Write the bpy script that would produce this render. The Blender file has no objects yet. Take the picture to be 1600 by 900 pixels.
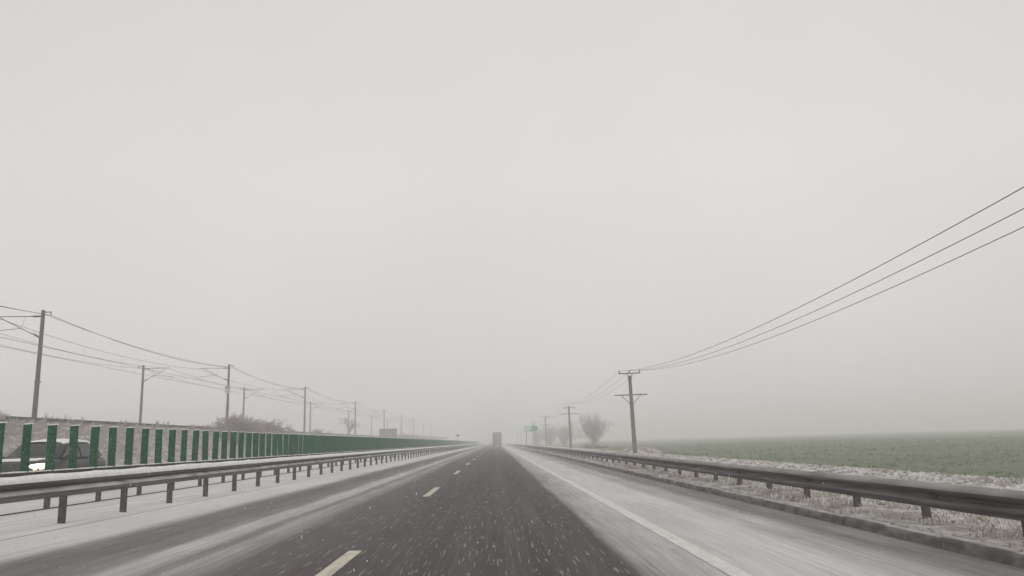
import bpy, bmesh, math, random
from mathutils import Vector, Matrix
random.seed(7)
PI = math.pi
SC = bpy.context.scene
C = SC.collection

# ------------------------------------------------------------------ camera
CAM_H = 1.19
def vn(a): return Vector(a).normalized()
Yc = vn((-25, -241, -1220))                       # the road direction, seen from the camera
P2 = Vector((800, -(691 - .031 * 825 - 450), -1220))
Xc = (P2 - Yc * P2.dot(Yc)).normalized()
Zc = Xc.cross(Yc)
R = Matrix((Xc, Yc, Zc))
cd = bpy.data.cameras.new('camera')
cam = bpy.data.objects.new('camera', cd); C.objects.link(cam)
cam.matrix_world = Matrix.Translation((0, 0, CAM_H)) @ R.to_4x4()
cd.sensor_width = 36; cd.lens = 1220 / 1600 * 36
cd.clip_start = .05; cd.clip_end = 6000
SC.camera = cam

# ------------------------------------------------------------------ sky, sun, exposure
SUN_EL, SUN_ROT = math.radians(32), math.radians(170)
w = bpy.data.worlds.new('World'); SC.world = w; w.use_nodes = True
nt = w.node_tree; nt.nodes.clear()
out = nt.nodes.new('ShaderNodeOutputWorld'); bg = nt.nodes.new('ShaderNodeBackground')
sky = nt.nodes.new('ShaderNodeTexSky'); sky.sky_type = 'NISHITA'; sky.sun_disc = False
sky.sun_elevation = SUN_EL; sky.sun_rotation = SUN_ROT; sky.dust_density = 5
hs = nt.nodes.new('ShaderNodeHueSaturation'); hs.inputs['Saturation'].default_value = .12
tc = nt.nodes.new('ShaderNodeTexCoord'); sep = nt.nodes.new('ShaderNodeSeparateXYZ')
cr = nt.nodes.new('ShaderNodeValToRGB')
nz = nt.nodes.new('ShaderNodeTexNoise'); nz.inputs['Scale'].default_value = 1.3; nz.inputs['Detail'].default_value = 3
mul = nt.nodes.new('ShaderNodeVectorMath'); mul.operation = 'SCALE'; mul.inputs['Scale'].default_value = 10
mix = nt.nodes.new('ShaderNodeMixRGB'); mix.inputs[0].default_value = .93
nm = nt.nodes.new('ShaderNodeMapRange'); nm.inputs['To Min'].default_value = .94; nm.inputs['To Max'].default_value = 1.06
nm.inputs['From Min'].default_value = .3; nm.inputs['From Max'].default_value = .7
m2 = nt.nodes.new('ShaderNodeVectorMath'); m2.operation = 'SCALE'
e = cr.color_ramp.elements
e[0].position = 0; e[0].color = (.66, .648, .635, 1)
e[1].position = 1; e[1].color = (.655, .65, .635, 1)
for p, c in ((.12, (.72, .70, .685)), (.32, (.765, .745, .73)), (.6, (.70, .69, .672))):
    q = cr.color_ramp.elements.new(p); q.color = (*c, 1)
L = nt.links.new
L(tc.outputs['Generated'], sep.inputs[0]); L(sep.outputs[2], cr.inputs[0])
L(tc.outputs['Generated'], nz.inputs['Vector']); L(nz.outputs['Fac'], nm.inputs['Value'])
L(cr.outputs[0], mul.inputs[0]); L(mul.outputs[0], m2.inputs[0]); L(nm.outputs[0], m2.inputs['Scale'])
L(sky.outputs[0], hs.inputs['Color']); L(hs.outputs[0], mix.inputs[1]); L(m2.outputs[0], mix.inputs[2])
L(mix.outputs[0], bg.inputs[0]); bg.inputs[1].default_value = .1
L(bg.outputs[0], out.inputs[0])
sl = bpy.data.lights.new('sun', 'SUN'); sl.energy = 1.0; sl.angle = math.radians(50); sl.color = (1, .97, .93)
so = bpy.data.objects.new('sun', sl); C.objects.link(so)
so.rotation_euler = (-(PI / 2 - SUN_EL), 0, -SUN_ROT)
SC.view_settings.view_transform = 'Standard'; SC.view_settings.look = 'None'
SC.view_settings.exposure = 0; SC.view_settings.gamma = 1
SC.cycles.volume_bounces = 6; SC.cycles.max_bounces = 8
HAZE = .0038

# ------------------------------------------------------------------ materials
def new_mat(name):
    m = bpy.data.materials.new(name); m.use_nodes = True
    return m, m.node_tree, m.node_tree.nodes['Principled BSDF']
def mathn(t, op, a, b=None, clamp=False):
    n = t.nodes.new('ShaderNodeMath'); n.operation = op; n.use_clamp = clamp
    for i, v in enumerate((a, b)):
        if v is None: continue
        if isinstance(v, (int, float)): n.inputs[i].default_value = v
        else: t.links.new(v, n.inputs[i])
    return n.outputs[0]
def noise(t, scale=(1, 1, 1), s=1, detail=4, rough=.55, vec=None, off=(0, 0, 0)):
    if vec is None:
        vec = t.nodes.new('ShaderNodeNewGeometry').outputs['Position']
    mp = t.nodes.new('ShaderNodeMapping'); mp.inputs['Scale'].default_value = scale; mp.inputs['Location'].default_value = off
    t.links.new(vec, mp.inputs[0])
    n = t.nodes.new('ShaderNodeTexNoise'); n.inputs['Scale'].default_value = s
    n.inputs['Detail'].default_value = detail; n.inputs['Roughness'].default_value = rough
    t.links.new(mp.outputs[0], n.inputs['Vector'])
    return n.outputs['Fac']
def mixc(t, f, a, b):
    n = t.nodes.new('ShaderNodeMixRGB')
    for i, v in enumerate((f, a, b)):
        if isinstance(v, (int, float)): n.inputs[i].default_value = v
        elif isinstance(v, tuple): n.inputs[i].default_value = (*v, 1)
        else: t.links.new(v, n.inputs[i])
    return n.outputs[0]
def mapr(t, v, a, b, c=0, d=1):
    n = t.nodes.new('ShaderNodeMapRange'); t.links.new(v, n.inputs[0])
    for i, x in enumerate((a, b, c, d)): n.inputs[i + 1].default_value = x
    return n.outputs[0]
def bump(t, b, h, strength=.3, dist=.02):
    n = t.nodes.new('ShaderNodeBump'); n.inputs['Strength'].default_value = strength; n.inputs['Distance'].default_value = dist
    t.links.new(h, n.inputs['Height']); t.links.new(n.outputs[0], b.inputs['Normal'])
def simple(name, c1, c2=None, rough=.7, metal=0, scale=(1, 1, 1), s=6, lo=.4, hi=.6, bmp=0, spec=.5, detail=4):
    m, t, b = new_mat(name)
    b.inputs['Roughness'].default_value = rough; b.inputs['Metallic'].default_value = metal
    b.inputs['Specular IOR Level'].default_value = spec
    c2 = c2 or tuple(x * .8 for x in c1)
    f = noise(t, scale, s, detail)
    t.links.new(mixc(t, mapr(t, f, lo, hi), c1, c2), b.inputs['Base Color'])
    if bmp: bump(t, b, f, bmp)
    return m

SNOW = (.74, .74, .735); ASPH = (.022, .0195, .019); ASPH2 = (.048, .0425, .041)
def road_mat(name, stops, x0, x1, asph=ASPH, red=True):
    m, t, b = new_mat(name)
    g = t.nodes.new('ShaderNodeNewGeometry'); sp = t.nodes.new('ShaderNodeSeparateXYZ'); t.links.new(g.outputs['Position'], sp.inputs[0])
    wob = noise(t, (.5, .05, 1), 1, 3)
    wob2 = noise(t, (4, .25, 1), 1, 4)
    x = mathn(t, 'ADD', sp.outputs[0], mathn(t, 'MULTIPLY', mathn(t, 'SUBTRACT', wob, .5), .26))
    x = mathn(t, 'ADD', x, mathn(t, 'MULTIPLY', mathn(t, 'SUBTRACT', wob2, .5), .14))
    f = mapr(t, x, x0, x1)
    cr = t.nodes.new('ShaderNodeValToRGB'); t.links.new(f, cr.inputs[0])
    el = cr.color_ramp.elements
    for i, (X, v) in enumerate(stops):
        p = (X - x0) / (x1 - x0)
        q = el[0] if i == 0 else (el[1] if i == 1 else el.new(p))
        q.position = p; q.color = (v, v, v, 1)
    cov = cr.outputs[0]
    st = noise(t, (9, .22, 1), 1.6, 6, .65)               # snow dragged along the lanes by tyres and wind
    st2 = noise(t, (26, .9, 1), 1.3, 5, .7, off=(3, 1, 0))
    gr = noise(t, (1, 1, 1), 60, 3, .7)                   # fine grain
    blot = noise(t, (.8, .22, 1), 1.2, 5, .6)
    env = mathn(t, 'ADD', mathn(t, 'MULTIPLY', mathn(t, 'MULTIPLY', cov, mathn(t, 'SUBTRACT', 1.05, cov)), 1.9), .02)
    n = mathn(t, 'ADD', mathn(t, 'MULTIPLY', mathn(t, 'SUBTRACT', st, .5), 1.1), mathn(t, 'MULTIPLY', mathn(t, 'SUBTRACT', st2, .5), .7))
    n = mathn(t, 'ADD', n, mathn(t, 'MULTIPLY', mathn(t, 'SUBTRACT', gr, .5), .5))
    n = mathn(t, 'ADD', n, mathn(t, 'MULTIPLY', mathn(t, 'SUBTRACT', blot, .5), .9))
    cover = mathn(t, 'ADD', cov, mathn(t, 'MULTIPLY', n, env), clamp=True)
    # wind-blown wisps: short thin lines of snow lying along the bare lane
    wi = noise(t, (34, 1.5, 1), 1.0, 2, .5, off=(7, 0, 0))
    wi = mapr(t, wi, .61, .70, 0, .34)
    cover = mathn(t, 'MAXIMUM', cover, wi)
    tint = mixc(t, mapr(t, noise(t, (1.3, .035, 1), 1.5, 4, .65), .40, .6), asph, ASPH2)
    tint = mixc(t, mathn(t, 'MULTIPLY', mapr(t, noise(t, (14, .12, 1), 1.2, 4, .7, off=(5, 2, 0)), .52, .68), .6), tint, (.105, .098, .094))
    tint = mixc(t, mapr(t, gr, .35, .7), tint, mixc(t, .35, tint, (.07, .066, .064)))
    if red:                                                # a faintly reddish stretch of surfacing in the overtaking lane
        rr = mathn(t, 'MULTIPLY', mapr(t, x, -3.4, -2.4), mapr(t, x, -.7, -1.6))
        tint = mixc(t, mathn(t, 'MULTIPLY', rr, .55), tint, (.060, .040, .040))
    t.links.new(mixc(t, cover, tint, SNOW), b.inputs['Base Color'])
    t.links.new(mapr(t, cover, 0, .5, .6, .9), b.inputs['Roughness'])
    b.inputs['Specular IOR Level'].default_value = .14
    h = mathn(t, 'ADD', mathn(t, 'MULTIPLY', cover, .6), mathn(t, 'MULTIPLY', gr, .3))
    bump(t, b, h, .25, .012)
    return m
M = {}
M['road'] = road_mat('snowy_asphalt', [(-9, .9), (-6.3, .88), (-5.6, .80), (-5.25, .70), (-5.05, .34), (-4.85, .16), (-4.4, .12), (-4.05, .20), (-3.85, .28),
    (-3.72, .58), (-3.42, .52), (-3.3, .24), (-3.18, .22), (-3.1, .40), (-2.9, .32), (-2.6, .09), (-1.6, .035), (-.8, .005), (-.1, .02), (.1, .035), (.4, .005),
    (1.24, .03), (1.34, .34), (1.6, .46), (2.0, .58), (2.35, .70), (3.3, .72), (3.65, .46), (3.95, .52), (4.3, .20), (4.6, .26), (5, .2)], -9, 5)
M['far_road'] = road_mat('far_carriageway_asphalt', [(-22, .9), (-19, .8), (-17.8, .15), (-16, .5), (-14, .1), (-12.4, .15), (-11.6, .8), (-9.2, .9)], -22, -8.9, red=False)
M['line'] = simple('road_paint', (.66, .66, .63), (.56, .56, .535), .6, scale=(3, .6, 1), s=5)
M['dash'] = simple('lane_paint', (.56, .54, .44), (.40, .385, .32), .6, scale=(3, .6, 1), s=5)
M['snow'] = simple('snow', (.78, .78, .775), (.68, .68, .68), .9, s=8, bmp=.15)
M['thin_snow'] = simple('thin_snow_film', (.52, .515, .51), (.24, .235, .23), .9, scale=(1, .35, 1), s=4, lo=.35, hi=.65)
M['grey_film'] = simple('grey_road_film', (.30, .295, .285), (.17, .165, .16), .8, scale=(1, .3, 1), s=3, lo=.35, hi=.65)
M['steel'] = simple('weathered_galvanised_steel', (.13, .122, .12), (.055, .047, .046), .55, .35, scale=(1, .12, 2), s=5, lo=.35, hi=.65)
M['steel_b'] = simple('grimy_galvanised_steel', (.16, .15, .145), (.05, .044, .043), .6, .3, scale=(1, .18, 5), s=4, lo=.35, hi=.62)
M['post'] = simple('post_steel', (.06, .05, .05), (.10, .085, .085), .65, .2, s=14)
M['kerb'] = simple('kerb_concrete', (.19, .17, .168), (.10, .085, .085), .85, scale=(1, .5, 1), s=7, bmp=.4)
M['green'] = simple('green_plastic', (.006, .075, .032), (.012, .10, .046), .7, s=9, spec=.25)
def snow_on_top(m, col=(.45, .445, .44), lo=.72, hi=.95):
    t = m.node_tree; b = t.nodes['Principled BSDF']; l = b.inputs['Base Color'].links[0]; src = l.from_socket
    g = t.nodes.new('ShaderNodeNewGeometry'); sp = t.nodes.new('ShaderNodeSeparateXYZ'); t.links.new(g.outputs['Normal'], sp.inputs[0])
    f = mathn(t, 'MULTIPLY', mapr(t, sp.outputs[2], lo, hi), mapr(t, noise(t, (1, .5, 1), 5, 4), .3, .6, .35, 1))
    t.links.new(mixc(t, f, src, col), b.inputs['Base Color'])
snow_on_top(M['kerb'])
def green_mat():
    m, t, b = new_mat('faded_green_plastic')
    oi = t.nodes.new('ShaderNodeObjectInfo')
    f = noise(t, (1, 1, .35), 9, 5, .7); f2 = noise(t, (1, 1, 1), 26, 4, .7)
    col = mixc(t, mapr(t, f, .38, .62), (.002, .055, .020), (.006, .085, .036))
    col = mixc(t, mathn(t, 'MULTIPLY', oi.outputs['Random'], .3), col, (.016, .085, .045))
    col = mixc(t, mathn(t, 'MULTIPLY', mapr(t, f2, .56, .66), .45), col, (.45, .5, .46))
    t.links.new(col, b.inputs['Base Color']); b.inputs['Roughness'].default_value = .7; b.inputs['Specular IOR Level'].default_value = .12
    return m
M['green'] = green_mat()
M['concrete'] = simple('mast_concrete', (.085, .081, .079), (.045, .041, .040), .8, scale=(2, 2, .6), s=4)
M['darkmetal'] = simple('dark_metal', (.07, .068, .067), (.05, .05, .05), .6, .2)
M['wire'] = simple('wire_metal', (.07, .068, .066), None, .6, .2)
M['pole'] = simple('frosted_pole_concrete', (.085, .075, .068), (.24, .23, .22), .85, scale=(3, 3, 2.6), s=1.6, lo=.54, hi=.64)
M['plate'] = simple('plate_enamel', (.52, .50, .46), (.42, .4, .37), .6)
M['black'] = simple('black_paint', (.03, .03, .03), None, .6)
M['twig'] = simple('frosted_twigs', (.33, .31, .30), (.52, .505, .5), .9, s=5)
M['twig_pink'] = simple('frosted_brown_twigs', (.23, .185, .182), (.42, .375, .37), .9, s=6)
M['bark'] = simple('frosted_bark', (.13, .115, .108), (.25, .24, .235), .9, s=9)
M['hay'] = simple('dry_grass', (.33, .275, .24), (.46, .42, .395), .9, s=3, lo=.35, hi=.65)
M['hay_snow'] = simple('frosted_grass', (.50, .47, .45), (.62, .60, .59), .9, s=3)
M['trailer'] = simple('trailer_paint', (.20, .20, .195), (.16, .158, .155), .6, scale=(3, 1, .3), s=3)
M['rubber'] = simple('tyre_rubber', (.02, .02, .02), None, .85)
M['rim'] = simple('rim_alloy', (.25, .25, .25), None, .4, .8)
M['car'] = simple('car_paint', (.016, .02, .02), (.028, .032, .032), .4, .1, s=2)
M['glass'] = simple('car_glass', (.03, .035, .035), (.05, .055, .055), .25, 0, s=2, spec=.35)
M['redlamp'] = simple('rear_lamp_plastic', (.18, .02, .02), None, .3)
M['signgreen'] = simple('sign_green', (.01, .24, .12), (.01, .2, .09), .5, s=2)
M['hoard'] = simple('ribbed_grey_sheet', (.21, .195, .19), (.17, .16, .155), .7, scale=(1, 1, .2), s=6)
def emis(name, col, st):
    m, t, b = new_mat(name)
    f = noise(t, (1, 1, 1), 9, 2)
    b.inputs['Emission Color'].default_value = (*col, 1)
    t.links.new(mapr(t, f, .2, .8, st * .8, st * 1.2), b.inputs['Emission Strength'])
    b.inputs['Base Color'].default_value = (.8, .8, .8, 1)
    return m
M['lamp'] = emis('lit_headlamp', (1, .90, .70), 2.2)
M['fog_lamp_and_glow'] = emis('amber_lamp_and_glow', (1, .62, .32), .9)  # fog lights, and the strip added for the headlights' warm glow

def ground_mat():
    m, t, b = new_mat('winter_wheat_field')
    f1 = noise(t, (1, 1, 1), .06, 5); f2 = noise(t, (1, 1, 1), 2.2, 6, .75); f3 = noise(t, (.25, 3.2, 1), 1, 3)
    col = mixc(t, mapr(t, f1, .35, .65), (.100, .140, .066), (.132, .156, .086))
    col = mixc(t, mapr(t, f2, .40, .72), col, (.18, .185, .14))
    col = mixc(t, mathn(t, 'MULTIPLY', mapr(t, f2, .52, .36), .5), col, (.06, .065, .035))
    col = mixc(t, mathn(t, 'MULTIPLY', mapr(t, f3, .42, .66), .35), col, (.24, .235, .19))
    f4 = noise(t, (.02, .5, 1), 1, 4, .7); col = mixc(t, mathn(t, 'MULTIPLY', mapr(t, f4, .48, .62), .35), col, (.10, .115, .07))
    f5 = noise(t, (1, 1, 1), .55, 6, .8, off=(9, 4, 0)); col = mixc(t, mathn(t, 'MULTIPLY', mapr(t, f5, .56, .66), .5), col, (.10, .10, .065))
    t.links.new(col, b.inputs['Base Color']); b.inputs['Roughness'].default_value = .95
    bump(t, b, f2, .6, .06)
    return m
M['field'] = ground_mat()
def verge_mat(name, xa, xb, lo, hi, grass=(.23, .178, .158), grass2=(.30, .25, .23)):
    m, t, b = new_mat(name)
    g = t.nodes.new('ShaderNodeNewGeometry'); sp = t.nodes.new('ShaderNodeSeparateXYZ'); t.links.new(g.outputs['Position'], sp.inputs[0])
    f1 = noise(t, (1, .7, 1), 1.6, 7, .7); f2 = noise(t, (1, 1, 1), 11, 4, .7)
    thr = mapr(t, sp.outputs[0], xa, xb, lo, hi)
    s = mapr(t, mathn(t, 'ADD', mathn(t, 'ADD', mathn(t, 'MULTIPLY', f1, .7), mathn(t, 'MULTIPLY', f2, .3)), thr), .52, .62)
    col = mixc(t, mapr(t, f2, .35, .65), grass, grass2)
    t.links.new(mixc(t, s, col, (.62, .61, .60)), b.inputs['Base Color'])
    b.inputs['Roughness'].default_value = .95
    bump(t, b, mathn(t, 'ADD', f1, f2), .8, .08)
    return m
M['verge'] = verge_mat('snowy_verge', 5.3, 12.6, .055, .085, (.31, .265, .24), (.40, .36, .335))
M['bank'] = verge_mat('snowy_embankment', -31, -24, -.03, .04, (.20, .16, .15), (.27, .225, .215))
M['median'] = simple('median_snow', (.70, .70, .695), (.56, .555, .55), .9, scale=(2.5, .25, 1), s=2, lo=.35, hi=.65, bmp=.2)
M['clod'] = simple('snowy_clods', (.19, .175, .15), (.60, .595, .58), .95, s=2.6, lo=.42, hi=.55, bmp=.6)

# ------------------------------------------------------------------ helpers
class MB:
    def __init__(s): s.v = []; s.f = []
    def add(s, vs, fs):
        n = len(s.v); s.v += [tuple(x) for x in vs]; s.f += [tuple(i + n for i in f) for f in fs]
    def box(s, c, d, rz=0, rot=None):
        x, y, z = d[0] / 2, d[1] / 2, d[2] / 2
        vs = [Vector((a, b, cc)) for a in (-x, x) for b in (-y, y) for cc in (-z, z)]
        m = rot or Matrix.Rotation(rz, 3, 'Z')
        s.add([m @ v + Vector(c) for v in vs], [(0, 1, 3, 2), (4, 6, 7, 5), (0, 4, 5, 1), (2, 3, 7, 6), (0, 2, 6, 4), (1, 5, 7, 3)])
    def tube(s, pts, rad, n=6, cap=True):
        pts = [Vector(p) for p in pts]
        if not hasattr(rad, '__len__'): rad = [rad] * len(pts)
        vs = []
        for i, p in enumerate(pts):
            d = (pts[min(i + 1, len(pts) - 1)] - pts[max(i - 1, 0)]).normalized()
            a = d.cross(Vector((0, 0, 1)))
            if a.length < .05: a = d.cross(Vector((1, 0, 0)))
            a.normalize(); b = d.cross(a)
            for k in range(n):
                t = 2 * PI * k / n
                vs.append(p + (a * math.cos(t) + b * math.sin(t)) * rad[i])
        fs = []
        for i in range(len(pts) - 1):
            for k in range(n):
                q = (k + 1) % n
                fs.append((i * n + k, i * n + q, (i + 1) * n + q, (i + 1) * n + k))
        if cap:
            fs.append(tuple(range(n))[::-1]); fs.append(tuple(range((len(pts) - 1) * n, len(pts) * n)))
        s.add(vs, fs)
    def extr(s, prof, y0, y1, closed=False, ends=False):
        n = len(prof)
        vs = [(x, y0, z) for x, z in prof] + [(x, y1, z) for x, z in prof]
        fs = [(i, (i + 1) % n, n + (i + 1) % n, n + i) for i in range(n if closed else n - 1)]
        if ends: fs += [tuple(range(n)), tuple(range(n, 2 * n))[::-1]]
        s.add(vs, fs)
    def disc_x(s, c, r, w, n=20):   # wheel-like cylinder along x
        vs = []
        for sx in (-w / 2, w / 2):
            for k in range(n):
                t = 2 * PI * k / n; vs.append((c[0] + sx, c[1] + r * math.cos(t), c[2] + r * math.sin(t)))
        s.add(vs, [(k, (k + 1) % n, n + (k + 1) % n, n + k) for k in range(n)] + [tuple(range(n)), tuple(range(n, 2 * n))[::-1]])
    def build(s, name, mat, parent=None, smooth=False, origin=None):
        me = bpy.data.meshes.new(name)
        if origin is not None:
            o0 = Vector(origin); vv = [tuple(Vector(v) - o0) for v in s.v]
        else: vv = s.v
        me.from_pydata(vv, [], s.f); me.validate()
        bm = bmesh.new(); bm.from_mesh(me); bmesh.ops.recalc_face_normals(bm, faces=bm.faces); bm.to_mesh(me); bm.free()
        me.materials.append(mat)
        if smooth:
            for p in me.polygons: p.use_smooth = True
        o = bpy.data.objects.new(name, me); C.objects.link(o)
        if parent is not None: o.parent = parent
        if origin is not None: o.location = origin
        return o
def tag(o, label, cat, group=None, kind=None):
    o['label'] = label; o['category'] = cat
    if group: o['group'] = group
    if kind: o['kind'] = kind
    return o
def struct(o, label=None):
    o['kind'] = 'structure'
    if label: o['label'] = label
    return o
def thing(name, loc, label, cat, group=None):
    o = bpy.data.objects.new(name, None); C.objects.link(o); o.location = loc; o.empty_display_size = .2
    return tag(o, label, cat, group)
def copy_tree(o, parent=None):
    c = o.copy(); C.objects.link(c)
    if parent is not None: c.parent = parent
    for ch in list(kids.get(o.name, [])): copy_tree(ch, c)
    return c
kids = {}
def reg(root):
    for ch in root.children:
        kids.setdefault(root.name, []).append(ch); reg(ch)

Y0, Y1 = -6, 620
# ------------------------------------------------------------------ ground and roads
def rz(x): return -.025 * x
def gz(x):
    pts = [(-1400, -1.2), (-70, -.8), (-53, -.55), (-22.2, -.55), (-21, -.6), (5.2, -.6), (12, -.75), (14.55, -.36), (60, -.36), (250, -.55), (1400, -3.5)]
    for (a, za), (b, zb) in zip(pts, pts[1:]):
        if a <= x <= b: return za + (zb - za) * (x - a) / (b - a)
    return -.5
xs = [-1400, -700, -300, -120, -70, -53, -22.2, -21, -10, 0, 5.2, 12, 14.55] + [14.55 + 1.2 * i for i in range(1, 60)] + [100, 140, 200, 300, 450, 700, 1000, 1400]
ys = [-40, -10] + [2.5 * i for i in range(0, 50)] + [130, 150, 180, 220, 270, 330, 420, 560, 800, 1100, 1500]
g = MB()
vs = [(x, y, gz(x) + (random.uniform(-.025, .025) if x > 14.6 else 0)) for y in ys for x in xs]
nx = len(xs)
g.add(vs, [(j * nx + i, j * nx + i + 1, (j + 1) * nx + i + 1, (j + 1) * nx + i) for j in range(len(ys) - 1) for i in range(nx - 1)])
struct(g.build('ground', M['field'], smooth=True), 'flat green winter wheat field fading into the snowy haze')

def strip(name, prof, mat, y0=Y0, y1=Y1, step=6, jit=0, label=None, jx=None):
    b = MB(); n = len(prof); y = y0; rows = []
    while y < y1: rows.append(y); y += step if y < 120 else step * 4
    rows.append(y1)
    vs = []
    for yy in rows:
        for i, (x, z) in enumerate(prof):
            a = jit if 0 < i < n - 1 else 0
            vs.append((x, yy, z + random.uniform(-a, a)))
    b.add(vs, [(j * n + i, j * n + i + 1, (j + 1) * n + i + 1, (j + 1) * n + i) for j in range(len(rows) - 1) for i in range(n - 1)])
    return struct(b.build(name, mat, smooth=True), label)
strip('road', [(-6.3, rz(-6.3)), (0, 0), (4.93, rz(4.93))], M['road'], label='wet asphalt carriageway streaked with drifted snow')
strip('median', [(-8.72, .18), (-8.4, .195), (-7.6, .20), (-6.9, .19), (-6.5, .172), (-6.3, .162)], M['median'], step=1.2, jit=.008, label='snow covered median strip between the guardrails')
b = MB(); b.box((-8.77, (Y0 + Y1) / 2, .158), (.05, Y1 - Y0, .08)); struct(b.build('drain_channel', M['post']), 'thin dark drainage slot along the snowy median')
strip('far_road', [(-21.2, -.14), (-8.88, .18)], M['far_road'], label='opposite carriageway behind the green screen')
strip('verge', [(5.04, -.15), (5.05, .02), (5.25, .03), (6.0, .04), (7.4, -.10), (9, -.36), (11, -.40), (12.3, -.31), (13.4, -.22), (14.5, -.28), (14.75, -.42)], M['verge'], step=.9, jit=.035, label='roadside verge of dry grass and patchy snow')
strip('railway_embankment', [(-21.2, -.14), (-22.2, -.08), (-24, .5), (-27.5, 2.0), (-30.2, 3.3), (-31, 3.62), (-33, 3.68), (-50, 3.68), (-54, 1.8), (-58, -.8)], M['bank'], step=1.6, jit=.05, label='grassy railway embankment dusted with snow')
b = MB(); b.box((-30.95, (Y0 + Y1) / 2, 3.68), (.42, Y1 - Y0, .14))
struct(b.build('cable_trough', M['concrete']), 'low concrete cable trough on the embankment crest')
# kerb: stones about 1.25 m long, edges worn, snow on top
b = MB(); sb = MB(); y = Y0
while y < 420:
    l = 1.25 if y < 130 else 5
    dx = random.uniform(-.018, .012); dz = random.uniform(-.012, .012); z0 = rz(4.93) - .05
    t0 = .135 + dz
    prof = [(4.91 + dx, z0), (4.915 + dx, z0 + .05 + t0 * .5), (4.925 + dx, z0 + .05 + t0 * .78), (4.95 + dx, z0 + .05 + t0 * .94), (4.985 + dx, z0 + .05 + t0), (5.02, z0 + .05 + t0 * .98), (5.06, z0 + .04)]
    a = y - .02
    n = len(prof); vs = []
    cuts = [(a, .86), (a + .05, .96), (a + .16, 1), (a + l - .2, 1), (a + l - .03, .96), (a + l + .04, .86)]
    for yy, k in cuts:
        for X, Z in prof: vs.append((5.0 + (X - 5.0) * (.72 + .28 * k), yy, z0 + (Z - z0) * (.72 + .28 * k)))
    b.add(vs, [(j * n + i, j * n + i + 1, (j + 1) * n + i + 1, (j + 1) * n + i) for j in range(len(cuts) - 1) for i in range(n - 1)])
    y += l
struct(b.build('kerb', M['kerb'], smooth=True), 'rounded concrete kerb stones along the hard shoulder')
# markings
b = MB(); y = 5.5
while y < 420:
    b.add([(-1.68, y, rz(-1.68) + .005), (-1.53, y, rz(-1.53) + .005), (-1.53, y + 3.7, rz(-1.53) + .005), (-1.68, y + 3.7, rz(-1.68) + .005)], [(0, 1, 2, 3)])
    y += 12.6
struct(b.build('lane_markings', M['dash']), 'broken pale lane line between the two lanes')
b = MB(); y = Y0
while y < 460:
    l = 5
    b.add([(2.07, y, rz(2.07) + .005), (2.27, y, rz(2.27) + .005), (2.27, y + l, rz(2.27) + .005), (2.07, y + l, rz(2.09) + .005)], [(0, 1, 2, 3)])
    y += l
struct(b.build('edge_line', M['line']), 'solid white edge line beside the hard shoulder')

# ------------------------------------------------------------------ guardrails
def wbeam(side, x, ztop, y0, y1, mat, parent, snow_w, thick, smat=None, lower=False):
    prof0 = [(0, 0), (.012, -.012), (.05, -.035), (.082, -.06), (.086, -.085), (.07, -.108), (.02, -.135), (.0, -.155),
             (.02, -.175), (.07, -.20), (.086, -.225), (.082, -.25), (.05, -.275), (.012, -.298), (0, -.31)]
    b = MB(); y = y0; i = 0
    while y < y1:
        l = 4 if y < 100 else 12
        o = .004 * (i % 2)
        b.extr([(x + side * (px + o), ztop + pz) for px, pz in prof0], y, y + l + .32)
        b.extr([(x + side * (px + o - .004), ztop + pz) for px, pz in prof0], y, y + l + .32)
        if y < 60:
            for q in (.06, .14, .22):
                for zz in (-.035, -.148, -.162, -.275):
                    b.tube([(x + side * .02, y + q, ztop + zz), (x + side * .062, y + q, ztop + zz)], .015, 6)
        y += l; i += 1
    b.build('beam', mat, parent, smooth=True)
    if thick:
        s = MB(); y = y0; vs = []; n = 6; rows = []
        while y < y1:
            h = thick * random.uniform(.7, 1.25)
            pr = [(-.01, -.004), (-.004, h), (.025, h - .006), (.055, h * .8 - .025), (.088, -.045 + h * .5), (.091, -.066)]
            rows.append([(x + side * px, y, ztop + pz) for px, pz in pr]); y += .45 if y < 80 else 4
        for r in rows: vs += r
        s.add(vs, [(j * n + i, j * n + i + 1, (j + 1) * n + i + 1, (j + 1) * n + i) for j in range(len(rows) - 1) for i in range(n - 1)])
        s.build('snow_layer', smat or M['snow'], parent, smooth=True)
        if lower:
            s = MB(); y = y0; rows = []
            while y < y1:
                h = random.uniform(.006, .016)
                pr = [(.012, -.168 + h * .3), (.024, -.172 + h), (.05, -.186 + h), (.074, -.203 + h), (.091, -.222)]
                rows.append([(x + side * px, y, ztop + pz) for px, pz in pr]); y += .7 if y < 80 else 4
            for q in rows: s.v += q
            n = 5; s.f = [(j * n + i, j * n + i + 1, (j + 1) * n + i + 1, (j + 1) * n + i) for j in range(len(rows) - 1) for i in range(n - 1)]
            s.build('lower_snow_layer', M['thin_snow'], parent, smooth=True)
def post_mesh(x, zb, zt, side):
    b = MB(); h = zt - zb
    b.box((x, 0, zb + h / 2), (.10, .008, h)); b.box((x - .046, .022, zb + h / 2), (.008, .05, h)); b.box((x + .046, .022, zb + h / 2), (.008, .05, h))
    b.box((x - side * -.07, .02, zt - .12), (.06, .08, .16))
    return b
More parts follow.
